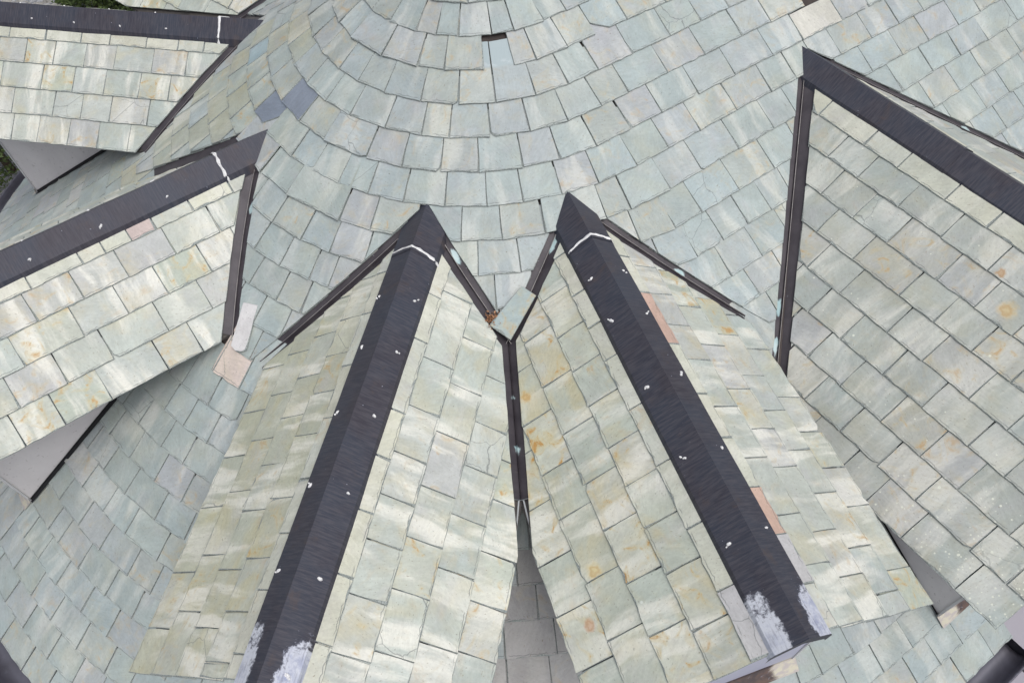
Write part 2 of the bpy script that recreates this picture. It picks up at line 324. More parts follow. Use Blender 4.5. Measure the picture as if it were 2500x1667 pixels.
DJ = {'D1R':[[10.33,11.36,12.63,14.12,15.33,16.79],[10.94,12.3,13.82,15.06,16.35,17.56],[12.69,14.1,15.41,16.73,18.44],[12.21,13.74,14.92,16.09,17.82],[12.85,14.11,15.32,16.59]],'D2R':[[12.49,13.28,14.08,14.77,16.28],[10.91,12.38,13.86,15.22,16.6],[11.75,13.17,14.4,15.74,17.49],[12.29,13.7,15.37,16.77,18.13],[13.16,14.27,16.0,17.38,18.53]],'D3R':[[10.81,12.32,14.49,15.79,17.19,18.7],[10.47,12.71,14.18,16.63,17.74,19.0,20.25],[11.58,13.07,14.54,16.05,17.35,18.59,19.96],[12.37,13.82,15.09,16.43,17.78,19.49],[15.64,17.01,18.26]],'D4L':[[11.17,12.33,13.43,14.97,16.59,18.22,19.71],[10.69,11.99,13.14,14.26,15.53,16.62,17.73,18.87],[11.47,13.02,14.53,16.01,17.28,18.63,19.87],[12.14,13.67,15.19,16.47,18.16,19.53],[15.83,17.25,18.52,19.86]],'D5L':[[9.5,11.3,12.57,14.25],[10.73,11.9,13.43,14.93,16.47],[11.44,12.69,13.96,15.71,16.95,18.13],[13.6,15.3,16.48,17.73],[12.79,14.06,15.81,17.04,18.56,19.74],[13.78,15.04,16.57,17.92,19.4,20.51],[14.74,16.0,17.46,20.01,21.57],[15.58,16.9,19.53,21.25],[18.73,19.98,21.69]],'D4R':[[],[14.07,15.56,17.07,18.59,19.81],[13.49,14.97,16.22,17.34,19.07,20.19],[13.02,14.46,15.62,16.86,18.11,19.57],[13.45,15.16,16.29,17.41,18.53,20.23]],'D3L':[[],[14.1,15.35,17.07,18.57,19.8],[11.98,14.66,16.06,17.31,18.81,20.16],[12.36,13.77,15.2,16.71,18.41,19.79],[12.64,14.15,15.58,17.07,18.81,20.18]]}

# ------------------------------------------------------------------ object helpers
def tag(o, label=None, cat=None, group=None, kind=None):
    if label: o['label'] = label
    if cat: o['category'] = cat
    if group: o['group'] = group
    if kind: o['kind'] = kind
    return o
def thing(name, loc, label, cat, group=None, kind=None):
    o = bpy.data.objects.new(name, None); C.objects.link(o); o.location = W(loc); o.empty_display_size = 0.2
    return tag(o, label, cat, group, kind)
def world_loc(o):
    p = Vector((0, 0, 0))
    while o is not None: p += o.location; o = o.parent
    return p
class MB:
    """collects polygons (roof gauges) with three UV sets"""
    def __init__(s): s.v = []; s.f = []; s.mi = []; s.uv = []
    def face(s, pts, mi=0, surf=None, loc=None, rnd=(0.5, 0.5)):
        b = len(s.v); s.v += [tuple(p) for p in pts]; s.f.append(list(range(b, b+len(pts)))); s.mi.append(mi)
        n = len(pts); s.uv.append((surf or [(0, 0)]*n, loc or [(0, 0)]*n, [rnd]*n if isinstance(rnd, tuple) else rnd))
    def add(s, o):
        b = len(s.v); s.v += o.v; s.f += [[i+b for i in f] for f in o.f]; s.mi += o.mi; s.uv += o.uv
    def build(s, name, mats, parent=None, label=None, merge=True, smooth=False):
        base = world_loc(parent) if parent else Vector((0, 0, 0))
        v = [Vector(W(p))-base for p in s.v]; f = s.f
        if merge:
            key = {}; nv = []; mp = []
            for p in v:
                k = (round(p.x*2e4), round(p.y*2e4), round(p.z*2e4))
                if k not in key: key[k] = len(nv); nv.append(p)
                mp.append(key[k])
            f = [[mp[i] for i in q] for q in f]; v = nv
            keep = [i for i, q in enumerate(f) if len(set(q)) == len(q)]
            if len(keep) != len(f):
                f = [f[i] for i in keep]; s_mi = [s.mi[i] for i in keep]; s_uv = [s.uv[i] for i in keep]
            else: s_mi, s_uv = s.mi, s.uv
        else: s_mi, s_uv = s.mi, s.uv
        me = bpy.data.meshes.new(name); me.from_pydata([tuple(p) for p in v], [], f)
        for m in (mats if isinstance(mats, (list, tuple)) else [mats]): me.materials.append(m)
        me.polygons.foreach_set('material_index', s_mi)
        for j, nm in enumerate(('surf', 'loc', 'rnd')):
            l = me.uv_layers.new(name=nm); flat = []
            for u in s_uv:
                for c in u[j]: flat += [c[0], c[1]]
            l.data.foreach_set('uv', flat)
        if smooth: me.polygons.foreach_set('use_smooth', [True]*len(me.polygons))
        me.update()
        o = bpy.data.objects.new(name, me); C.objects.link(o)
        if parent: o.parent = parent
        if label: o['label'] = label
        return o
def box(mb, c, ax, ay, az, mi=0):
    """box with centre c and half-axis vectors"""
    c = Vector(c); P = {}
    for i in (-1, 1):
        for j in (-1, 1):
            for k in (-1, 1): P[i, j, k] = c+i*ax+j*ay+k*az
    for q in (((-1,-1,1),(1,-1,1),(1,1,1),(-1,1,1)), ((-1,1,-1),(1,1,-1),(1,-1,-1),(-1,-1,-1)), ((-1,-1,-1),(1,-1,-1),(1,-1,1),(-1,-1,1)),
              ((1,1,-1),(-1,1,-1),(-1,1,1),(1,1,1)), ((1,-1,-1),(1,1,-1),(1,1,1),(1,-1,1)), ((-1,1,-1),(-1,-1,-1),(-1,-1,1),(-1,1,1))):
        pts = [P[a] for a in q]
        mb.face(pts, mi, [(0, 0), (1, 0), (1, 1), (0, 1)])

# ------------------------------------------------------------------ the roof as a surface
AL = 0.555941054; T = tan(AL); CA = cos(AL); SA = sin(AL)
THR = 0.566215163                # azimuth where the half cone runs on into the straight roof plane
THL = THR-pi                     # and where it does so on the far side
NR = Vector((sin(THR), -cos(THR))); QR = Vector((cos(THR), sin(THR)))
def roofd(x, y):
    """horizontal distance down the slope at a plan point"""
    az = atan2(x, -y)
    q = x*QR.x+y*QR.y
    if q > 0: return abs(x*NR.x+y*NR.y)
    return hypot(x, y)
def roofz(x, y): return -T*roofd(x, y)
def s_row(k): return 4.519+k if k <= 8 else 12.519+(k-8)*0.985
def shift(k, L):
    a = min(max(0.03*L, 0), 0.44)
    if 5 <= k <= 11:
        b = {5: 0.06, 6: 0.15, 7: 0.25, 8: 0.30, 9: 0.36, 10: 0.34, 11: 0.25}[k]
        a = max(a, b*min(max((L+3)/3, 0), 1)+min(0.012*max(L, 0), 0.12))
    if k >= 12: a = -0.08
    return a
EAVE_D = 23.98
RAKE_Q = 2.68                    # beyond this the eave of the straight plane stops, by the entrance

# ------------------------------------------------------------------ dormers
class Dormer:
    def __init__(s, az, off, h, a0, eave, rows, wall, front, verge, pitch=33.7):
        be = radians(pitch); s.tb = tan(be); s.cb = cos(be); s.sb = sin(be)
        s.az = radians(az); s.u = Vector((sin(s.az), -cos(s.az))); s.v = Vector((-s.u.y, s.u.x)); s.o = s.v*off
        s.h = h; s.a0 = a0; s.eave = eave; s.rows = rows; s.wall = wall; s.front = front; s.verge = verge; s.clips = {1: [], -1: []}
        s.cache = {}
    def P(s, lat, u, z=0.0):
        p = s.o+s.v*lat+s.u*u; return Vector((p.x, p.y, z))
    def lu(s, x, y):
        p = Vector((x, y))-s.o; return p.dot(s.v), p.dot(s.u)
    def z(s, lat): return -s.h-s.a0-s.tb*abs(lat)
    def S(s, lat, u, up=0.0):
        """a point on the slate plane, lifted along its normal"""
        sg = 1 if lat >= 0 else -1
        p = s.P(lat, u, s.z(lat)); return p+Vector((s.v.x*sg*s.sb, s.v.y*sg*s.sb, s.cb))*up
    def valley(s, lat):
        k = round(lat, 3)
        if k in s.cache: return s.cache[k]
        lo, hi = 3.0, 26.0
        zz = s.z(lat)
        for _ in range(40):
            m = (lo+hi)/2; p = s.P(lat, m)
            if roofz(p.x, p.y) > zz: lo = m
            else: hi = m
        s.cache[k] = (lo+hi)/2; return s.cache[k]
RN = [1.0, 1.76, 2.57, 3.39, 4.24]; R5 = [1.17, 1.93, 2.79, 3.61, 4.47, 5.3, 6.16, 6.98, 7.83]
D = {
 'D0': Dormer(-133.0, 0.0, 4.988, 0.17, 4.24, RN, 2.35, 20.5, 21.3),
 'D1': Dormer(-104.35, -0.028, 4.988, 0.17, 4.24, RN, 2.50, 20.5, 21.3),
 'D2': Dormer(-58.52, -0.239, 4.988, 0.17, 4.24, RN, 2.28, 20.5, 21.3),
 'D3': Dormer(-14.99, 0.159, 4.988, 0.17, 4.24, RN, 2.30, 20.6, 21.2),
 'D4': Dormer(15.04, 0.046, 4.988, 0.17, 4.24, RN, 2.20, 20.6, 21.2),
 'D5': Dormer(31.32, 7.687, 4.77, 0.07, 7.83, R5, 6.48, 22.1, 22.96, 31.6)}
# neighbouring dormers that run into one another: clip both on the vertical plane through their common valley
def pair(a, b):
    A, B = D[a], D[b]; n = A.v+B.v; c = A.o.dot(A.v)+B.o.dot(B.v); L = n.length
    n = n/L; c = c/L
    A.clips[1].append((n, c)); B.clips[-1].append((-n, -c)); return n, c
PAIR34 = pair('D3', 'D4'); PAIR01 = pair('D0', 'D1')

# ------------------------------------------------------------------ one slate
def clip_poly(poly, a, b, c):
    """keep a*x+b*y<=c"""
    out = []
    for i in range(len(poly)):
        p, q = poly[i], poly[(i+1) % len(poly)]
        dp, dq = a*p[0]+b*p[1]-c, a*q[0]+b*q[1]-c
        if dp <= 0: out.append(p)
        if (dp < 0 < dq) or (dq < 0 < dp):
            t = dp/(dp-dq); out.append((p[0]+(q[0]-p[0])*t, p[1]+(q[1]-p[1])*t))
    return out
def area(poly): return 0.5*sum(poly[i][0]*poly[(i+1) % len(poly)][1]-poly[(i+1) % len(poly)][0]*poly[i][1] for i in range(len(poly)))
def make_slate(P0, ex, ey, n, w0, w1, ln, clips, r, surf0, sdir, tail=0.05, fall=0.05, thick=0.042, extra=0.0, rough=1.0, corner=None, lift=None, cut_jit=0.02):
    """P0 = middle of the tail; w0,w1 = tail and head widths; returns MB or None. clips are plan half-planes (normal, c): keep normal.p<=c"""
    rr = random.Random(r)
    poly = [(-w0/2, 0.0), (w0/2, 0.0), (w1/2, ln), (-w1/2, ln)]
    th = rr.gauss(0, 0.0045); sk = rr.gauss(0, 0.007)
    poly = [(x*cos(th)-y*sin(th), x*sin(th)+y*cos(th)+sk) for x, y in poly]
    if corner is None: corner = []
    q = rr.random()
    if not corner and q < 0.07*rough: corner = [(rr.choice((-1, 1)), rr.uniform(0.08, 0.22), rr.uniform(0.06, 0.16))]
    for sgn, cx, cy in corner:           # a snapped-off tail corner
        x0 = sgn*(w0/2-cx)
        a, b = sgn*cy, -cx; c = a*x0
        poly = clip_poly(poly, a, b, c)
    for (nn, c) in clips:
        a = nn.x*ex.x+nn.y*ex.y; b = nn.x*ey.x+nn.y*ey.y; cc = c-(nn.x*P0.x+nn.y*P0.y)
        poly = clip_poly(poly, a, b, cc)
        if len(poly) < 3: return None
    if len(poly) < 3 or area(poly) < 0.02: return None
    if min(p[1] for p in poly) > 1.15: return None
    # subdivide the visible edges and roughen them
    out = []
    for i in range(len(poly)):
        p, q = poly[i], poly[(i+1) % len(poly)]
        L = hypot(q[0]-p[0], q[1]-p[1])
        if L < 1e-4: continue
        tailish = max(p[1], q[1]) < 0.25
        head = min(p[1], q[1]) > 1.2
        k = max(1, int(round(L/(0.21 if tailish else 0.42)))) if not head else 1
        nx, ny = (q[1]-p[1])/L, -(q[0]-p[0])/L
        for j in range(k):
            t = j/k
            if j: t += rr.uniform(-0.25, 0.25)/k
            x, y = p[0]+(q[0]-p[0])*t, p[1]+(q[1]-p[1])*t
            if j:
                a = rr.gauss(0, 0.008 if tailish else 0.005)*rough
                x += nx*a; y += ny*a
            elif not head: 
                x -= nx*rr.uniform(0, 0.01)
            out.append((x, y, tailish, head))
    m = len(out)
    if m < 3: return None
    # bevel: inset every vertex by an uneven amount
    ins = []
    for i in range(m):
        x, y, tl, hd = out[i]; p = out[i-1]; q = out[(i+1) % m]
        dx, dy = q[0]-p[0], q[1]-p[1]; L = hypot(dx, dy) or 1
        nx, ny = -dy/L, dx/L
        b = abs(rr.gauss(0.0, 0.016))+0.010 if (tl or p[2]) else abs(rr.gauss(0, 0.008))+0.006
        if rr.random() < 0.16 and tl: b += rr.uniform(0.01, 0.05)*rough
        b = 0.004 if hd else min(b, 0.10)
        ins.append((x+nx*b, y+ny*b))
    tx, ty = rr.gauss(0, 0.006), 0.0
    up = tail+extra+abs(rr.gauss(0, 0.005))
    if lift: up += lift
    fl = fall+(lift or 0)*0.8
    def pos(x, y, h): return P0+ex*x+ey*y+n*(up-fl*y+tx*x+h)
    mb = MB(); rnd = (rr.random(), rr.random())
    def sf(x, y): return (surf0[0]+sdir*x, surf0[1]-y)
    top = [pos(x, y, 0) for x, y in ins]; mid = [pos(o[0], o[1], -thick*0.55) for o in out]; bot = [pos(o[0], o[1], -thick) for o in out]
    mb.face(top, 0, [sf(*p) for p in ins], [p for p in ins], rnd)
    for i in range(m):
        j = (i+1) % m
        if out[i][3] and out[j][3]: continue
        mb.face([mid[i], mid[j], top[j], top[i]], 1, [sf(out[i][0], out[i][1]), sf(out[j][0], out[j][1]), sf(*ins[j]), sf(*ins[i])],
                [out[i][:2], out[j][:2], ins[j], ins[i]], rnd)
        mb.face([bot[i], bot[j], mid[j], mid[i]], 1, [sf(out[i][0], out[i][1])]*2+[sf(out[j][0], out[j][1])]*2,
                [(out[i][0], out[i][1]-.05), (out[j][0], out[j][1]-.05), out[j][:2], out[i][:2]], rnd)
    mb.top = top
    return mb

def steps(fixed, lo, hi, wmin, wmax, rr):
    """joint positions over [lo,hi]: measured ones kept, gaps filled with random widths"""
    pts = sorted([f for f in fixed if lo < f < hi]); wa = (wmin+wmax)/2
    if not pts: pts = [lo+rr.uniform(0, wa)]
    out = []
    for i in range(len(pts)):
        out.append(pts[i])
        if i+1 < len(pts):
            g = pts[i+1]-pts[i]
            if g > wmax*1.55:
                k = max(2, int(round(g/wa)))
                cs = [rr.uniform(0.85, 1.15) for _ in range(k)]; t = sum(cs); a = 0
                for c in cs[:-1]: a += c; out.append(pts[i]+g*a/t)
    x = out[0]
    while x > lo: x -= rr.uniform(wmin, wmax); out.insert(0, x)
    x = out[-1]
    while x < hi: x += rr.uniform(wmin, wmax); out.append(x)
    return out

def screen_area(top):
    pr = [project(p) for p in top]
    if any(p is None for p in pr): return 0.0, False
    inside = any(-60 < x < 2560 and -60 < y < 1727 for x, y in pr)
    near = any(-900 < x < 3900 and -1300 < y < 2400 for x, y in pr)
    pr = [(min(max(x, 0), 2500), min(max(y, 0), 1667)) for x, y in pr]
    return abs(area(pr)) if inside else 0.0, near

# ------------------------------------------------------------------ ground
def sheet(name, pts, mat, label=None):
    mb = MB(); mb.face(pts, 0, [(p[0], p[1]) for p in pts]); o = mb.build(name, mat); tag(o, label, None, None, 'structure'); return o
sheet('ground', [(-700, -700, ZG), (700, -700, ZG), (700, 700, ZG), (-700, 700, ZG)], M_gravel, 'grey gravel ground round the building')
# the paved terrace by the entrance, in the angle of the two wings: two slabs with a dark open joint
def terr(q0, q1, d0, d1): 
    c = [QR*a+NR*b for a, b in ((q0, d0), (q0, d1), (q1, d1), (q1, d0))]
    mb = MB(); top = [(p.x, p.y, ZG+0.5) for p in c]; bot = [(p.x, p.y, ZG-0.3) for p in c]
    mb.face(top, 0, [(p.x, p.y) for p in c])
    for i in range(4):
        j = (i+1) % 4; mb.face([bot[i], bot[j], top[j], top[i]], 0)
    return mb
pav = bpy.data.objects.new('pavement', None); C.objects.link(pav); tag(pav, 'lilac grey paved terrace below the eave', None, None, 'structure')
pav.location = W((30*QR.x, 30*QR.y, ZG))

# ------------------------------------------------------------------ main building: walls, roof deck, slates, gutter
root = thing('slate_roofed_building', (0, 0, ZG), 'building with half-conical pale slate roof that the gabled dormers radiate from', 'building', None, 'thing')
NAVE = 30.0
def ring(d, q_end=NAVE, na=72, far=True):
    """plan points along a level line of the roof, from the straight far side round the apse to the straight near side"""
    pts = []
    if far: pts += [QR*q_end-NR*d, QR*0.01-NR*d]
    for i in range(na+1):
        a = THL+(THR-THL)*i/na; pts.append(Vector((sin(a), -cos(a)))*d)
    pts += [QR*min(q_end, 2.6)+NR*d] if q_end > 2.6 else []
    pts.append(QR*q_end+NR*d)
    return pts
mb = MB()
ds = [0.02, 3, 6, 9, 12, 15, 18, 21, EAVE_D-0.25]
for a, b in zip(ds, ds[1:]):
    A, B = ring(a), ring(b)
    for i in range(len(A)-1):
        if b > 22.0 and i == len(A)-2: continue
        mb.face([(A[i].x, A[i].y, -T*a-0.11), (B[i].x, B[i].y, -T*b-0.11), (B[i+1].x, B[i+1].y, -T*b-0.11), (A[i+1].x, A[i+1].y, -T*a-0.11)])
mb.build('roof_deck', M_felt, root)
# wall under the eave, and the eave boarding
mb = MB(); A = ring(21.0); B = ring(EAVE_D-0.25)
for i in range(len(A)-1):
    mb.face([(A[i].x, A[i].y, ZG), (A[i+1].x, A[i+1].y, ZG), (A[i+1].x, A[i+1].y, -T*21-0.4), (A[i].x, A[i].y, -T*21-0.4)])
mb.build('wall', M_lawnwall, root)
mb = MB()
for i in range(len(A)-2):
    mb.face([(A[i].x, A[i].y, -T*EAVE_D-0.25), (A[i+1].x, A[i+1].y, -T*EAVE_D-0.25), (B[i+1].x, B[i+1].y, -T*EAVE_D-0.25), (B[i].x, B[i].y, -T*EAVE_D-0.25)])
    mb.face([(B[i].x, B[i].y, -T*EAVE_D-0.25), (B[i+1].x, B[i+1].y, -T*EAVE_D-0.25), (B[i+1].x, B[i+1].y, -T*EAVE_D-0.02), (B[i].x, B[i].y, -T*EAVE_D-0.02)])
mb.build('eave_board', M_board, root)
# half-round gutter
mb = MB()
prof = [(-0.02, 0.0), (0.03, -0.28), (0.20, -0.46), (0.42, -0.50), (0.64, -0.42), (0.80, -0.22), (0.84, 0.02), (0.90, 0.05), (0.92, -0.02), (0.87, -0.05), (0.84, -0.24), (0.67, -0.48), (0.42, -0.57), (0.18, -0.53), (-0.03, -0.32), (-0.08, 0.0)]
R_ = [ring(EAVE_D-0.12+p[0], RAKE_Q+0.05, 120, False) for p in prof]
zz = [-T*EAVE_D-0.16+p[1] for p in prof]
for j in range(len(prof)-1):
    for i in range(len(R_[0])-1):
        mb.face([(R_[j][i].x, R_[j][i].y, zz[j]), (R_[j][i+1].x, R_[j][i+1].y, zz[j]), (R_[j+1][i+1].x, R_[j+1][i+1].y, zz[j+1]), (R_[j+1][i].x, R_[j+1][i].y, zz[j+1])])
mb.face([(R_[j][-1].x, R_[j][-1].y, zz[j]) for j in range(7)])
gut = mb.build('gutter', M_gutter, root, smooth=True)

# --- main roof slates
def main_frame(k, L, dd=0.0):
    s = s_row(k)+dd; d = s*CA
    if L < 0:
        a = THR+L/(s_row(k)*CA); r = Vector((sin(a), -cos(a))); t = Vector((cos(a), sin(a))); p = r*d; su = a*13.0
    else:
        r, t = NR, QR; p = r*d+t*L; su = THR*13.0+L
    P0 = Vector((p.x, p.y, -T*d)); ex = Vector((t.x, t.y, 0)); ey = Vector((-r.x*CA, -r.y*CA, SA)); n = Vector((r.x*SA, r.y*SA, CA))
    return P0, ex, ey, n, s, su
JOINTS_EXTRA = {}
def dormer_clips(P, k):
    """valley half-planes for a main-roof slate whose exposed middle is P; None = the slate lies inside a dormer"""
    out = []
    for nm, d in D.items():
        lat, u = d.lu(P.x, P.y)
        if u < 5: continue
        sg = 1 if lat >= 0 else -1; al = abs(lat)
        if al < d.wall-0.35 and d.valley(max(al, .3))+0.6 < u < d.front+0.1: return None
        if al > d.eave+0.7 or (u > d.valley(d.eave)+0.25 and al > d.eave-0.3) or u > d.valley(d.eave)+0.8:
            if al < d.wall+0.9 and u < d.front+0.5 and u > d.valley(d.wall)+1:      # against the cheek wall
                if al < d.wall-0.3: return None
                out.append((-d.v*sg, -(d.o.dot(d.v)*sg+d.wall+0.02)))
            continue
        la = max(0.25, min(al, d.eave-0.3)); a, b = la-0.2, la+0.2
        pa, pb = d.P(sg*a, d.valley(a)), d.P(sg*b, d.valley(b))
        e = Vector((pb.x-pa.x, pb.y-pa.y)); nn = Vector((-e.y, e.x)).normalized()
        if nn.dot(d.u) < 0: nn = -nn
        c = nn.dot(Vector((pa.x, pa.y)))-VAL_GAPS.get((nm, sg), VAL_GAP)
        dist = nn.dot(Vector((P.x, P.y)))-c
        if dist > 0.85: return None
        if al < 0.45: continue
        out.append((nn, c))
    return out
VAL_GAP = 0.19; VAL_GAPS = {('D2', -1): 0.46, ('D1', -1): 0.40, ('D3', -1): 0.21}
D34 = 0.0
MISSING = {(1, -2.61), (3, 8.48)}
def special(k, L0):
    if k == 5 and abs(L0+14.12) < .3: return M_dark, 'dark blue-grey replacement slate'
    if k == 4 and abs(L0+12.03) < .3: return M_dark, 'dark blue-grey replacement slate'
    if k == 5 and abs(L0+17.65) < .3: return M_blue, 'pale blue slate'
    if k == 12 and abs(L0+17.78) < .3: return M_pink, 'pink slate at the foot of the valley'
    if k == 4 and abs(L0-7.69) < .2: return M_ivory, 'ivory slate below the missing slate'
    if k == 4 and abs(L0-9.53) < .2: return M_ivory, None
    az0 = THR+(L0+0.6)/(s_row(k)*CA)
    if k >= 3 and az0 < -1.12 and random.Random(int(k*71+L0*13)).random() < 0.75: return M_olive, None
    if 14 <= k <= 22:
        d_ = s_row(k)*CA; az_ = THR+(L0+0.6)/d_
        if abs(az_-D34) < 0.075: return M_gapshade, None
    if k == 2 and -4.5 < L0 < 0: return M_head, None
    return None, None
JOINTS[12] = sorted(JOINTS[12]+[-17.78, -16.61, -19.0]); JOINTS[11] = [-15.72, -14.6, -13.5]; JOINTS[5] = sorted(JOINTS[5])
JOINTS[3] = sorted(JOINTS[3]+[9.5])
cands = []
for k in range(-4, 25):
    s = s_row(k); d = s*CA
    lo = -(THR-THL)*d*0.99; hi = 29.0
    rr = random.Random(900+k)
    js = steps(JOINTS.get(k, []), lo, hi, 0.95, 1.42, rr) if k > 0 else steps(JOINTS.get(k, []), lo, hi, 0.8, 1.1, rr)
    for a, b in zip(js, js[1:]):
        if any(k == mk and abs(a-ml) < 0.12 for mk, ml in MISSING): continue
        Lm = (a+b)/2; g = min(0.022, 0.003+rr.expovariate(1/0.009))
        if Lm < -11 and k > 3: g += 0.016+0.012*rr.random()
        if k >= 22 and a > RAKE_Q+0.3: continue
        P0, ex, ey, n, s0, su = main_frame(k, Lm, shift(k, Lm))
        gsh = (shift(k, Lm+0.3)-shift(k, Lm-0.3))/0.6
        if gsh: ex, ey = (ex-ey*gsh).normalized(), (ey+ex*gsh).normalized()
        pr = project(P0)
        if pr is None or not (-1000 < pr[0] < 3900 and -1300 < pr[1] < 2500): continue
        mid = P0+ey*0.5
        clips = dormer_clips(mid, k)
        if clips is None: continue
        if k >= 22 and b > RAKE_Q: clips.append((QR, RAKE_Q))
        ln = 0.96 if k == 4 and 7.4 < a < 9.2 else 1.85
        w0 = b-a-g; w1 = w0*(max(0.25, 1-ln/s0) if Lm < 0 else 1.0)
        sag = w0*w0/(8*max(d, 1.0)) if Lm < 0 else 0.0
        mat, lab = special(k, a)
        corner = None
        if k == 1 and abs(a-1.07) < .1: corner = [(-1, 0.55, 0.38)]
        mbs = make_slate(P0, ex, ey, n, w0, w1, ln, clips, 7000+k*331+int(a*100), (su, s0), 1.0, extra=sag*0.6, corner=corner)
        if mbs is None: continue
        ar, near = screen_area(mbs.top)
        if not near: continue
        cands.append([ar, mbs, mat, lab, mid, k, a])

# folded metal along the straight ridge behind the apex
mb = MB(); m = 20
for i in range(m):
    a, b = -0.3+(NAVE+0.3)*i/m, -0.3+(NAVE+0.3)*(i+1)/m
    pr_ = [(-0.75, -0.75*T+0.02), (-0.70, -0.70*T+0.22), (0, 0.30), (0.70, -0.70*T+0.22), (0.75, -0.75*T+0.02)]
    for (d0, z0), (d1, z1) in zip(pr_, pr_[1:]):
        p4 = [QR*a+NR*d0, QR*a+NR*d1, QR*b+NR*d1, QR*b+NR*d0]
        mb.face([(p4[0].x, p4[0].y, z0), (p4[1].x, p4[1].y, z1), (p4[2].x, p4[2].y, z1), (p4[3].x, p4[3].y, z0)], 0, [(a, d0), (a, d1), (b, d1), (b, d0)])
mb.build('ridge_cap', M_cap, root)

# ------------------------------------------------------------------ dormers
LAB = {
 'D0': 'slate dormer at the top left corner, mostly cut off by the frame',
 'D1': 'slate dormer whose dark ridge runs almost level along the top left',
 'D2': 'slate dormer at the left with pink slate under its dark ridge cap',
 'D3': 'slate dormer left of the narrow central gap, ridge end whitened by oxide',
 'D4': 'slate dormer right of the central gap, salmon slates beside its ridge cap',
 'D5': 'widest slate dormer, at the right edge, lichen rings on its lowest slates'}
caps_bvh_v = []; caps_bvh_f = []
def bvh_quad(pts):
    b = len(caps_bvh_v); caps_bvh_v.extend([tuple(p) for p in pts]); caps_bvh_f.append(list(range(b, b+len(pts))))
PATINA = {('D3', 1): [(0.98, 0.22, 0.10)], ('D4', 1): [(2.55, 0.16, 0.10)], ('D2', 1): [(1.50, 0.16, 0.12)], ('D5', -1): [(5.7, 0.22, 0.12), (6.5, 0.2, 0.10), (5.1, .1, -.1)], ('D5', 1): [(4.3, 0.15, 0.1)], ('D4', -1): [(0.85, 0.25, -0.05)]}
ONESIDE = {'D0': (1,), 'D1': (1, -1), 'D2': (1, -1), 'D3': (1, -1), 'D4': (1, -1), 'D5': (1, -1)}
DABS = {'D1': [(1, [17.4, 15.62, 13.73, 11.87], 0.46), (-1, [12.7, 14.6, 16.5, 18.4], 0.42)], 'D2': [(1, [11.75, 13.8, 15.92], 0.45), (-1, [11.9, 13.9, 15.9], 0.5)],
        'D3': [(1, [11.33, 13.01, 14.92, 16.97, 18.96, 20.95], 0.45), (-1, [11.3, 12.99, 14.95, 16.92, 18.94], 0.52)],
        'D4': [(1, [11.15, 12.7, 14.71, 16.85, 18.91], 0.455), (-1, [11.1, 12.58, 14.75, 16.8, 18.96], 0.475)], 'D0': [], 'D5': []}
def blob(mb, c, n, t, r, rr, h=0.03, m=9):
    """an irregular dab of sealant"""
    b = n.cross(t); pts = []; ph = rr.random()*6
    for i in range(m):
        a = i/m*2*pi; q = r*(1+0.45*sin(2*a+ph)*rr.uniform(0.4, 1)+rr.uniform(-0.22, 0.22)); pts.append((q*cos(a), q*sin(a)))
    P = lambda x, y, z: c+t*x+b*y+n*z
    for i in range(m):
        j = (i+1) % m
        mb.face([P(*pts[i], 0), P(*pts[j], 0), P(pts[j][0]*.6, pts[j][1]*.6, h), P(pts[i][0]*.6, pts[i][1]*.6, h)])
        mb.face([P(pts[i][0]*.6, pts[i][1]*.6, h), P(pts[j][0]*.6, pts[j][1]*.6, h), P(0, 0, h*1.3)])
def special_d(nm, sg, i, ua):
    if nm == 'D4' and sg > 0 and i == 0:
        if abs(ua-11.79) < .2 or abs(ua-17.86) < .2: return M_salmon, 'flat salmon-pink slate beside the ridge cap'
        if abs(ua-19.05) < .2: return M_lilac, 'lilac-grey slate beside the ridge cap'
    if nm == 'D4' and sg < 0 and i == 0 and abs(ua-19.71) < .2: return M_lilac, 'lilac-grey slate beside the ridge cap'
    if nm == 'D2' and sg > 0 and i == 0 and abs(ua-12.49) < .15: return M_rose, 'rose-pink slate under the ridge cap'
    return None, None
DJ['D4R'][0] = [10.4, 11.79, 13.6, 15.2, 16.5, 17.86, 19.05, 20.2]
DJ['D2R'][0] = [11.3, 12.49, 13.28, 14.08, 14.77, 16.28]
dorm_root = {}
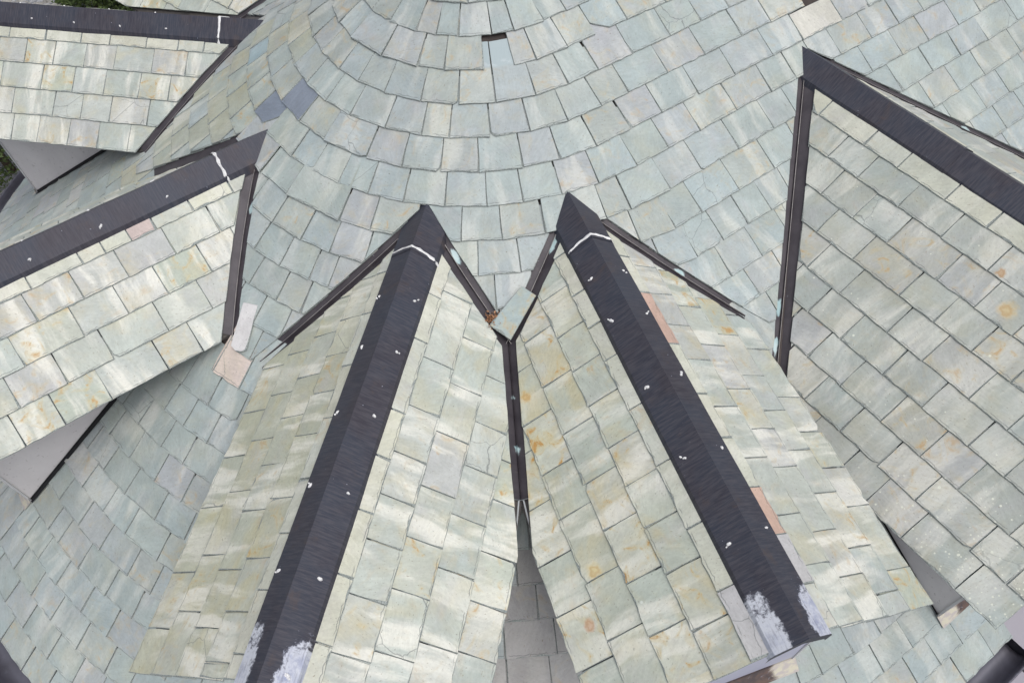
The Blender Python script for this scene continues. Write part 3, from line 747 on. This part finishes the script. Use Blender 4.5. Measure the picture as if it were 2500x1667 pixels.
for nm, d in D.items():
    r0 = d.P(0, d.front-2, roofz(*d.P(0, d.front-2).xy))
    rt = thing('gabled_dormer', r0, LAB[nm], 'dormer', 'gabled slate dormers round the roof', 'thing'); dorm_root[nm] = rt
    cap_mat = M_capox if nm in ('D3', 'D4') else M_cap
    rr = random.Random(sum(map(ord, nm)))
    nrm = lambda sg: Vector((d.v.x*sg*d.sb, d.v.y*sg*d.sb, d.cb))
    # deck boards of both slopes as one slab
    mb = MB(); u1 = d.verge-0.08; vs_ = []
    lats = [-d.eave+0.03, 0.0, d.eave-0.03]
    for sg in (-1, 1):
        L = d.eave-0.08; us = [d.valley(0.1)-0.6] ; uu = d.valley(d.eave)-0.8
        prof = [(0.02, us[0]), (L, uu)]
        top = [d.S(sg*0.001, us[0], -0.11), d.S(sg*L, uu, -0.11), d.S(sg*L, u1, -0.11), d.S(sg*0.001, u1, -0.11)]
        bot = [p+Vector((0, 0, -0.09)) for p in top]
        # keep a slope from running past the valley it shares with the neighbour
        mb.face(top if sg > 0 else top[::-1]); mb.face(bot[::-1] if sg > 0 else bot)
        mb.face([top[1], bot[1], bot[2], top[2]]); mb.face([top[2], bot[2], bot[3], top[3]])
        bvh_quad([d.S(sg*0.001, d.valley(0.1), -0.05), d.S(sg*d.eave, d.valley(d.eave), -0.05), d.S(sg*d.eave, d.verge, -0.05), d.S(sg*0.001, d.verge, -0.05)])
    mb.build('roof_deck', M_board, rt)
    # cheek walls, front wall
    nseg = 8
    for sg in (-1, 1):
        mb = MB(); fl = MB()
        ua = d.valley(d.wall)+0.95
        zt = d.z(d.wall)-0.20
        for i in range(nseg):
            a, b = ua+(d.front-ua)*i/nseg, ua+(d.front-ua)*(i+1)/nseg
            pa, pb = d.P(sg*d.wall, a), d.P(sg*d.wall, b)
            za, zb = roofz(pa.x, pa.y)-0.2, roofz(pb.x, pb.y)-0.2
            mb.face([(pa.x, pa.y, za), (pb.x, pb.y, zb), (pb.x, pb.y, zt), (pa.x, pa.y, zt)])
            # lead soaker along the foot of the wall
            qa, qb = d.P(sg*(d.wall+0.02), a), d.P(sg*(d.wall+0.02), b); ra, rb = d.P(sg*(d.wall+(0.06 if nm == 'D5' else 0.14)), a), d.P(sg*(d.wall+(0.06 if nm == 'D5' else 0.14)), b)
            us_ = 0.30 if nm == 'D5' else 0.36
            fl.face([(qa.x, qa.y, za+0.20), (qb.x, qb.y, zb+0.20), (qb.x, qb.y, zb+us_), (qa.x, qa.y, za+us_)])
            fl.face([(ra.x, ra.y, roofz(ra.x, ra.y)+0.07), (rb.x, rb.y, roofz(rb.x, rb.y)+0.07), (qb.x, qb.y, zb+0.28), (qa.x, qa.y, za+0.28)])
        if sg == 1 or nm in ('D5', 'D4', 'D3'):
            mb.build('side_wall', M_stucco, rt); fl.build('base_flashing', M_black, rt)
            t = MB(); p = d.P(sg*(d.wall+0.01), d.front); zb = roofz(p.x, p.y)
            box(t, (p.x, p.y, (zb+zt)/2), Vector((d.v.x, d.v.y, 0))*0.035, Vector((d.u.x, d.u.y, 0))*0.035, Vector((0, 0, (zt-zb)/2)))
            t.build('corner_trim', M_trim, rt)
    mb = MB(); fp = []
    for lat in (-d.wall, 0, d.wall):
        p = d.P(lat, d.front); fp.append((p, roofz(p.x, p.y)-0.1, d.z(lat)-0.22))
    for a, b in zip(fp, fp[1:]):
        mb.face([(a[0].x, a[0].y, a[1]), (b[0].x, b[0].y, b[1]), (b[0].x, b[0].y, b[2]), (a[0].x, a[0].y, a[2])])
    mb.build('front_wall', M_lilacpaint, rt)
    mb = MB(); na = 10
    for i in range(na):
        a, b = -d.wall-0.1+(2*d.wall+0.2)*i/na, -d.wall-0.1+(2*d.wall+0.2)*(i+1)/na
        q = []
        for lat, u, up in ((a, d.front-0.02, 0.14), (a, d.front+0.04, 0.10), (a, d.front+0.34, 0.085)), ((b, d.front-0.02, 0.14), (b, d.front+0.04, 0.10), (b, d.front+0.34, 0.085)):
            pass
        A = [d.P(a, d.front+x) for x in (-0.02, 0.02, 0.36)]; B = [d.P(b, d.front+x) for x in (-0.02, 0.02, 0.36)]; ups = (0.30, 0.10, 0.085)
        for j in range(2):
            pts = [(A[j].x, A[j].y, roofz(A[j].x, A[j].y)+ups[j]), (A[j+1].x, A[j+1].y, roofz(A[j+1].x, A[j+1].y)+ups[j+1]),
                   (B[j+1].x, B[j+1].y, roofz(B[j+1].x, B[j+1].y)+ups[j+1]), (B[j].x, B[j].y, roofz(B[j].x, B[j].y)+ups[j])]
            ea, eb_ = 2.35-(d.wall+.1-abs(a)), 2.35-(d.wall+.1-abs(b))
            mb.face(pts, 0, [(ea, j), (ea, j+1), (eb_, j+1), (eb_, j)])
    mb.build('apron_flashing', M_apron, rt)
    # wedge-shaped bracket under the ridge end
    mb = MB()
    z0 = d.z(0)-0.30; A = d.P(0.16, d.front); B = d.P(-0.16, d.front); E1 = d.P(0.16, d.verge-0.15); E2 = d.P(-0.16, d.verge-0.15)
    p = [(A.x, A.y, z0), (B.x, B.y, z0), (E2.x, E2.y, z0), (E1.x, E1.y, z0), (A.x, A.y, z0-1.0), (B.x, B.y, z0-1.0)]
    for f in ((0, 3, 4), (1, 5, 2), (2, 5, 4, 3), (0, 1, 2, 3)): mb.face([p[i] for i in f])
    mb.build('ridge_bracket', M_lilacpaint, rt)
    # --- slates, course by course
    for sg in ONESIDE[nm]:
        key = nm+('R' if sg > 0 else 'L'); tab = DJ.get(key)
        for i, lat in enumerate(d.rows):
            rj = random.Random(hash((i*7+3, sg, d.az > 0))+int(d.az*1000)); lo = d.valley(lat)-1.2; hi = d.verge+0.02
            fixed = tab[i] if tab and i < len(tab) else []
            js = steps(fixed, lo, hi+0.6, 1.05, 1.55 if nm == 'D5' else 1.5, rj) if i else steps(fixed, lo, hi+0.6, 1.3, 1.7, rj)
            ln = 0.62 if i == 0 else 1.75
            for a, b in zip(js, js[1:]):
                if a > hi-0.12: continue
                if b > hi-0.28: b = hi+0.4
                g = min(0.035, 0.003+rj.expovariate(1/0.008)); um = (a+b)/2
                P0 = d.S(sg*lat, um)
                ex = Vector((d.u.x, d.u.y, 0)); ey = Vector((-d.v.x*sg*d.cb, -d.v.y*sg*d.cb, d.sb)); n = nrm(sg)
                if ex.cross(ey).dot(n) < 0: ex = -ex; sdir = -1.0
                else: sdir = 1.0
                if sg < 0 and ex.cross(ey).dot(n) < 0: continue
                la = max(0.35, min(lat-0.35, d.eave)); lb = la+0.3
                pa, pb = d.P(sg*la, d.valley(la)), d.P(sg*lb, d.valley(lb)); e = Vector((pb.x-pa.x, pb.y-pa.y)); nn = Vector((-e.y, e.x)).normalized()
                if nn.dot(d.u) > 0: nn = -nn
                clips = [(nn, nn.dot(Vector((pa.x, pa.y)))-(0.30 if nm == 'D5' else 0.23)-rj.uniform(0, 0.06))]
                vd = d.u; clips.append((vd, d.o.dot(vd)+d.verge+rj.uniform(-0.03, 0.03)))
                for (cn, cc) in d.clips[sg]: clips.append((cn, cc-0.20))
                mat, lab = special_d(nm, sg, i, a)
                base_m = M_strip if i == 0 else (M_dorm5 if nm == 'D5' else M_dormY if (nm == 'D3' and sg < 0) else M_dormL if (nm == 'D4' and sg < 0) else M_dorm)
                mbs = make_slate(P0, ex, ey, n, b-a-g, b-a-g, ln, clips, int(abs(d.az)*977)+i*131+int(um*57)+(5 if sg > 0 else 0), (um, lat/d.cb), sdir, lift=0.0)
                if mbs is None: continue
                ar, near = screen_area(mbs.top)
                if not near: continue
                mbs.build('slate', [mat or base_m, M_edge], rt, lab)
    # --- ridge cap: folded sheet with a steep hem each side
    prof = [(-0.735, -0.70), (-0.725, -0.68), (-0.64, -0.45), (0.0, 0.0), (0.64, -0.45), (0.725, -0.68), (0.735, -0.70)]
    mb = MB(); seam = {'D1': 9.84, 'D2': 9.9, 'D3': 9.78, 'D4': 9.93, 'D0': 9.8, 'D5': 13.6}[nm]
    uend = d.verge+0.10
    lift_c = 0.06 if nm == 'D5' else 0.0
    def capsheet(ua, ub, up):
        up += lift_c
        m = max(2, int((ub-ua)/0.6)); us = [ua+(ub-ua)*i/m for i in range(m+1)]
        for i in range(m):
            for j in range(len(prof)-1):
                (la, za), (lb, zb) = prof[j], prof[j+1]
                w = lambda u, l: up+0.012*sin(u*2.1+l*3)*abs(l)
                pts = [d.P(la, us[i], -d.h+za+w(us[i], la)), d.P(lb, us[i], -d.h+zb+w(us[i], lb)), d.P(lb, us[i+1], -d.h+zb+w(us[i+1], lb)), d.P(la, us[i+1], -d.h+za+w(us[i+1], la))]
                mb.face(pts, 0, [(us[i], la), (us[i], lb), (us[i+1], lb), (us[i+1], la)])
    u0 = d.valley(0.05)-0.75
    capsheet(u0, seam+0.05, 0.028); capsheet(seam-0.05, uend, 0.0)
    # folded-down end plate
    ep = [d.P(l, uend-0.002, -d.h+z+lift_c) for l, z in prof[1:-1]]; eb = [d.P(l*0.96, uend-0.01, -d.h+z-0.42) for l, z in prof[1:-1]]
    for j in range(len(ep)-1): mb.face([ep[j], eb[j], eb[j+1], ep[j+1]], 1, [(19.0, -1.5)]*4)
    cap = mb.build('ridge_cap', [cap_mat, M_cap], rt)
    # crease highlight: the fold stands as a fine lighter arris
    # sealant seam over the lap
    if nm != 'D5' and nm != 'D0':
        mb = MB(); rs = random.Random(5+len(nm)+int(abs(d.az*100)))
        path = []
        line = [(-0.66, -0.50), (-0.60, -0.42), (-0.3, -0.21), (0.0, 0.0), (0.3, -0.21), (0.60, -0.42), (0.68, -0.56), (0.72, -0.66)]
        lo_, hi_ = {'D3': (0, 8), 'D4': (0, 8)}.get(nm, (0, 8))
        pts = []
        for a, b in zip(line, line[1:]):
            for q in range(3):
                t = q/3; pts.append((a[0]+(b[0]-a[0])*t, a[1]+(b[1]-a[1])*t))
        pts.append(line[-1])
        du = 0.0
        for l, z in pts:
            du += rs.gauss(0, 0.012); w = abs(rs.gauss(0.034 if (l > -0.02 or nm == 'D4') else 0.014, 0.013))+0.009
            if nm == 'D1' and l < -0.02: w *= 0.6
            path.append((l, z, seam+du+(0.08*l if nm in ('D3',) else 0), w))
        for a, b in zip(path, path[1:]):
            for s1 in range(2):
                o0, o1 = ((-1, 0), (0, 1))[s1]; hh = (0.025, 0.065) if s1 == 0 else (0.065, 0.025)
                pt = lambda c, o, h: d.P(c[0], c[2]+o*c[3], -d.h+c[1]+h)
                mb.face([pt(a, o0, hh[0]), pt(a, o1, hh[1]), pt(b, o1, hh[1]), pt(b, o0, hh[0])])
        mb.build('sealant_seam', M_seal, cap)
    for sg, ul, lat in DABS[nm]:
        th = atan2(0.45, 0.64); nv = Vector((d.v.x*sg*sin(th), d.v.y*sg*sin(th), cos(th)))
        for u in ul:
            mb = MB(); l = lat+rr.uniform(-.02, .02); c = d.P(sg*l, u, -d.h-0.45/0.64*l+0.004)
            blob(mb, c, nv, Vector((d.u.x, d.u.y, 0)), rr.uniform(0.034, 0.058) if nm in ('D3', 'D4', 'D2') else 0.036, rr)
            if rr.random() < 0.6 and nm in ('D3', 'D4', 'D2'):
                c2 = c+Vector((d.u.x, d.u.y, 0))*rr.uniform(-.09, .09)+Vector((d.v.x*sg*cos(th), d.v.y*sg*cos(th), -sin(th)))*rr.uniform(.04, .09)
                blob(mb, c2, nv, Vector((d.u.x, d.u.y, 0)), rr.uniform(0.022, 0.038), rr)
            mb.build('sealant_dab', M_seal, cap)
    # --- valley flashings
    for sg in ((1, -1) if nm != 'D0' else (1,)):
        mb = MB(); m = 34; la, lb = 0.5, d.eave+(0.30 if (nm, sg) == ('D3', -1) else -0.02 if nm != 'D5' else -0.1)
        rows = []; Ltot = 0
        for i in range(m+1):
            l = la+(lb-la)*i/m; u = d.valley(l); z = d.z(l)
            a, b = d.valley(max(l-.05, .1)), d.valley(l+.05)
            e = (d.P(sg*(l+.05), b)-d.P(sg*max(l-.05, .1), a)); e2 = Vector((e.x, e.y)).normalized(); nn = Vector((-e2.y, e2.x))
            if nn.dot(d.u) > 0: nn = -nn                       # points up the main roof
            c = d.P(sg*l, u); row = []
            for off, up, side in ((0.75, -0.045, 'm'), (0.26, -0.05, 'm'), (0.17, -0.05, 'm'), (0.09, -0.05, 'm'), (0.025, -0.045, 'm'), (0.0, 0.035, 'c'), (-0.025, -0.045, 'd'), (-0.24, -0.05, 'd'), (-0.50, -0.045, 'd')):
                x, y = c.x+nn.x*off, c.y+nn.y*off
                if side == 'd':
                    ll = (Vector((x, y))-d.o).dot(d.v)*sg; zz_ = d.z(max(ll, 0.0))
                else: zz_ = roofz(x, y)
                pat = 0.0
                for (pl, pw, po) in PATINA.get((nm, sg), []):
                    pat = max(pat, exp(-((l-pl)/pw)**2)*exp(-((off-po)/0.095)**2))
                row.append(((x, y, zz_+up), (l*1.4, off), (pat, 0.0)))
            rows.append(row)
        for i in range(m):
            for j in range(8):
                q = [rows[i][j], rows[i+1][j], rows[i+1][j+1], rows[i][j+1]]
                if sg*1 < 0: q = q[::-1]
                mb.face([x[0] for x in q], 1 if j in (2, 3) and False else 0, [x[1] for x in q], None, [x[2] for x in q])
        vf = mb.build('valley_flashing', M_valley, rt)
        mb = MB()
        for i in range(m):
            a, b = Vector(rows[i][5][0]), Vector(rows[i+1][5][0]); t = Vector((0, 0, 0.012)); w = Vector((rows[i][0][0][0]-rows[i][8][0][0], rows[i][0][0][1]-rows[i][8][0][1], 0)).normalized()*0.008
            mb.face([a-w+t, b-w+t, b+w+t, a+w+t])
        mb.build('standing_crease', M_seamedge, vf)

# ------------------------------------------------------------------ main roof slates: the 300 largest in view are single parts
bvh = BVHTree.FromPolygons(caps_bvh_v, caps_bvh_f)
for c in cands:
    if c[0] <= 0: continue
    vis = 0; tp = c[1].top
    ctr = sum(tp, Vector())/len(tp)
    for p in [ctr]+[ctr.lerp(q, 0.7) for q in tp[::max(1, len(tp)//6)]]:
        dv = (p-CAM); h = bvh.ray_cast(CAM, dv.normalized(), dv.length-0.15)
        if h[0] is None: vis += 1
    c[0] *= vis/ (1+len(tp[::max(1, len(tp)//6)]))
cands.sort(key=lambda c: -c[0])
rest = {}
n_single = 0
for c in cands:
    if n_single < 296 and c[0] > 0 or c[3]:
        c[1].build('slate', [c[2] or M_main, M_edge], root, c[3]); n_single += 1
    else: rest.setdefault('x', MB()).add(c[1])
print('single slates', n_single, 'rest', len(cands)-n_single, 'smallest', sorted([c[0] for c in cands if c[0] > 0])[-n_single:][0] if cands else 0)
if rest:
    o = rest['x'].build('slates', [M_main, M_edge], root); o['kind'] = 'stuff'; o['label'] = 'smaller slates further down and round the roof'

# the valley where the two middle dormers meet, running out level with a dropped end
A, B = D['D3'], D['D4']; n, c = PAIR34; dirv = Vector((-n.y, n.x))
if dirv.dot(A.u) < 0: dirv = -dirv
mb = MB(); m = 30; rows = []
base = n*c; r0_, r1_ = 11.25, 15.95
for i in range(m+1):
    r = r0_+(r1_-r0_)*i/m; p = base+dirv*r; row = []
    for off, up in ((-0.42, -0.03), (-0.18, -0.045), (-0.025, -0.045), (0.0, 0.045), (0.025, -0.045), (0.18, -0.045), (0.42, -0.03)):
        x, y = p.x+n.x*off, p.y+n.y*off
        dd = A if off <= 0 else B; lat = (Vector((x, y))-dd.o).dot(dd.v)
        pat = max(exp(-((r-13.1)/.12)**2)*0.8, exp(-((r-14.6)/.14)**2), exp(-((r-15.5)/.5)**2)*0.45)*exp(-(off/0.10)**2)*0.8
        row.append(((x, y, dd.z(lat)+up), (r*1.3, off), (pat, 0)))
    rows.append(row)
for i in range(m):
    for j in range(6):
        q = [rows[i][j], rows[i+1][j], rows[i+1][j+1], rows[i][j+1]]; mb.face([x[0] for x in q], 0, [x[1] for x in q], None, [x[2] for x in q])
vf = mb.build('valley_flashing', M_valley, root, 'valley between the two middle dormers')
mb = MB()
for sgn, dd, j in ((-1, A, 0), (1, B, 6)):
    e0 = Vector(rows[m][3][0]); e1 = Vector(rows[m][j][0]); dn = Vector((0, 0, -0.05))
    mb.face([e0, e1, e1+dn, e0+dn])
    # two bright drip straps bent down to the eaves
    s0 = e0.lerp(e1, 0.10)+Vector((0, 0, -0.06)); w = Vector((n.x, n.y, 0))*0.04*sgn
    L = dd.eave-0.02; sg2 = 1 if dd is A else -1
    s1 = dd.S(sg2*L, (e0.xy-dd.o).dot(dd.u)+1.0, -0.16)
    mb.face([s0, s0+w, s1+w, s1])
mb.build('drip_strap', M_strap, vf)
# battered white-crusted slate left of the foot of the D2 valley
P0, ex, ey, nn_, s0, su = main_frame(11, -16.2, -0.06)
ey2 = (ey-ex*0.27).normalized(); ex2 = (ex+ey*0.27).normalized()
w = make_slate(P0, ex2, ey2, nn_, 0.60, 0.56, 1.50, [], 4242, (su, s0), 1.0, tail=0.12, fall=0.05, rough=3.0, corner=[(-1, .2, .12), (1, .14, .1)])
w.build('slate', [M_white, M_edge], root, 'whitened crusted slate slipped beside the valley')

# terrace slabs, as pieces of the pavement
for q0, q1 in ((2.0, 12.0), (12.12, 24.0)):
    pass

# ------------------------------------------------------------------ loose things lying on the roof
def on_main(x, y, up): return Vector((x, y, roofz(x, y)+up))
Aq = Vector((0.63, -10.21, -6.36+0.20)); Bq = Vector((0.95, -10.59, -6.39+0.20)); Dq = Vector((-0.37, -11.15, -6.72+0.16)); Cq = Vector((0.11, -11.58, -6.93))
hm, tm = (Aq+Bq)/2, (Cq+Dq)/2
ey = hm-tm; lq = ey.length; ey.normalize()
ex = ((Cq-Dq).normalized()+(Bq-Aq).normalized()); ex = (ex-ey*ex.dot(ey)).normalized(); nq = ex.cross(ey)
if nq.z < 0: ex = -ex; nq = -nq
P0 = tm
mbs = make_slate(P0, ex, ey, nq, 0.76, 0.50, lq, [], 515, (0, 0), 1.0, tail=0.0, fall=0.0, thick=0.05, rough=0.5)
lr = thing('loose_slate', P0, 'loose blue-green slate lying across the valley between the two middle dormers', 'slate')
o = mbs.build('slab', [M_loose, M_edge], lr)
# a fist of dead leaves caught in the valley
cl = thing('leaf_clump', (-0.33, -10.93, -6.70), 'small clump of dead brown leaves caught in the valley by the loose slate', 'leaves')
rl = random.Random(3); mb = MB()
for i in range(190):
    a = Vector((rl.gauss(0, .12), rl.gauss(0, .12), abs(rl.gauss(0.08, .08))))+Vector((-0.33, -10.93, -6.74))
    t = Vector((rl.gauss(0, 1), rl.gauss(0, 1), rl.gauss(0, 1))).normalized(); b = t.cross(Vector((rl.gauss(0, 1), rl.gauss(0, 1), rl.gauss(0, 1)))).normalized()
    s = rl.uniform(.03, .06); mb.face([a-t*s, a+b*s*.6+t*s*.2, a+t*s, a-b*s*.6])
mb.build('leaves', M_rustbrown, cl)['kind'] = 'stuff'

# ------------------------------------------------------------------ terrace and garden below
g = 0
for q0, q1 in ((1.0, 9.2), (9.4, 22.0)):
    mbt = terr(q0, q1, 21.2, 46.0); mbt.build('paving_slab', M_conc, pav)
mbt = MB(); c = [QR*a+NR*b for a, b in ((9.2, 21.2), (9.2, 46.0), (9.4, 46.0), (9.4, 21.2))]
mbt.face([(p.x, p.y, ZG+0.2) for p in c]); mbt.build('joint_strip', M_black, pav)
def shrub(x, y, r, h, seed, label):
    rt = thing('conifer_shrub', (x, y, ZG), label, 'shrub', 'dark conifer shrubs in the gravel', 'thing')
    rs = random.Random(seed); t = MB()
    for i in range(6):
        a = i/6*2*pi; b = (i+1)/6*2*pi
        t.face([(x+.35*cos(a), y+.35*sin(a), ZG), (x+.35*cos(b), y+.35*sin(b), ZG), (x+.08*cos(b), y+.08*sin(b), ZG+h*.85), (x+.08*cos(a), y+.08*sin(a), ZG+h*.85)])
    t.build('trunk', M_bark, rt)
    mb = MB(); nb = 110
    for i in range(nb):
        f = rs.random()**0.8; z = ZG+0.4+h*f*0.95; rad = r*(1-f*0.78)*rs.uniform(.75, 1.1); a = rs.random()*2*pi
        cc = Vector((x+rad*cos(a)*.75, y+rad*sin(a)*.75, z))
        for j in range(75):
            p = cc+Vector((rs.gauss(0, .55), rs.gauss(0, .55), rs.gauss(0, .45)))
            tdir = Vector((cos(a)+rs.gauss(0, .7), sin(a)+rs.gauss(0, .7), rs.gauss(0.5, .6))).normalized(); b = tdir.cross(Vector((rs.gauss(0, 1), rs.gauss(0, 1), rs.gauss(0, 1)))).normalized()
            s = rs.uniform(.22, .42); mb.face([p-b*.07, p+tdir*s*.5-b*.1, p+tdir*s, p+tdir*s*.5+b*.1])
    o = mb.build('crown', M_leaf, rt, merge=False)
shrub(-34.6, 43.0, 3.4, 6.5, 1, 'dark green conifer shrub beyond the ridge of the top left dormer')
shrub(-31.0, 42.8, 2.8, 6.0, 2, 'dark green conifer shrub close to the corner of the cut-off dormer')
shrub(-36.2, 22.2, 4.6, 9.0, 3, 'dark green conifer shrub at the left edge beside the gutter')
rs = random.Random(77); mb = MB()
for i in range(420):
    x, y = rs.uniform(-49, -36), rs.uniform(43, 52); s = rs.uniform(.12, .5); z = ZG
    pts = []; m = 6
    for j in range(m):
        a = j/m*2*pi; q = s*rs.uniform(.7, 1.2); pts.append((x+q*cos(a), y+q*sin(a)*.7))
    ap = (x+rs.uniform(-.2, .2)*s, y, z+s*rs.uniform(.4, .8))
    for j in range(m):
        k = (j+1) % m; mb.face([(*pts[j], z), (*pts[k], z), ap])
o = mb.build('loose_stones', M_stone); tag(o, 'loose garden stones scattered over the gravel', None, None, 'stuff')
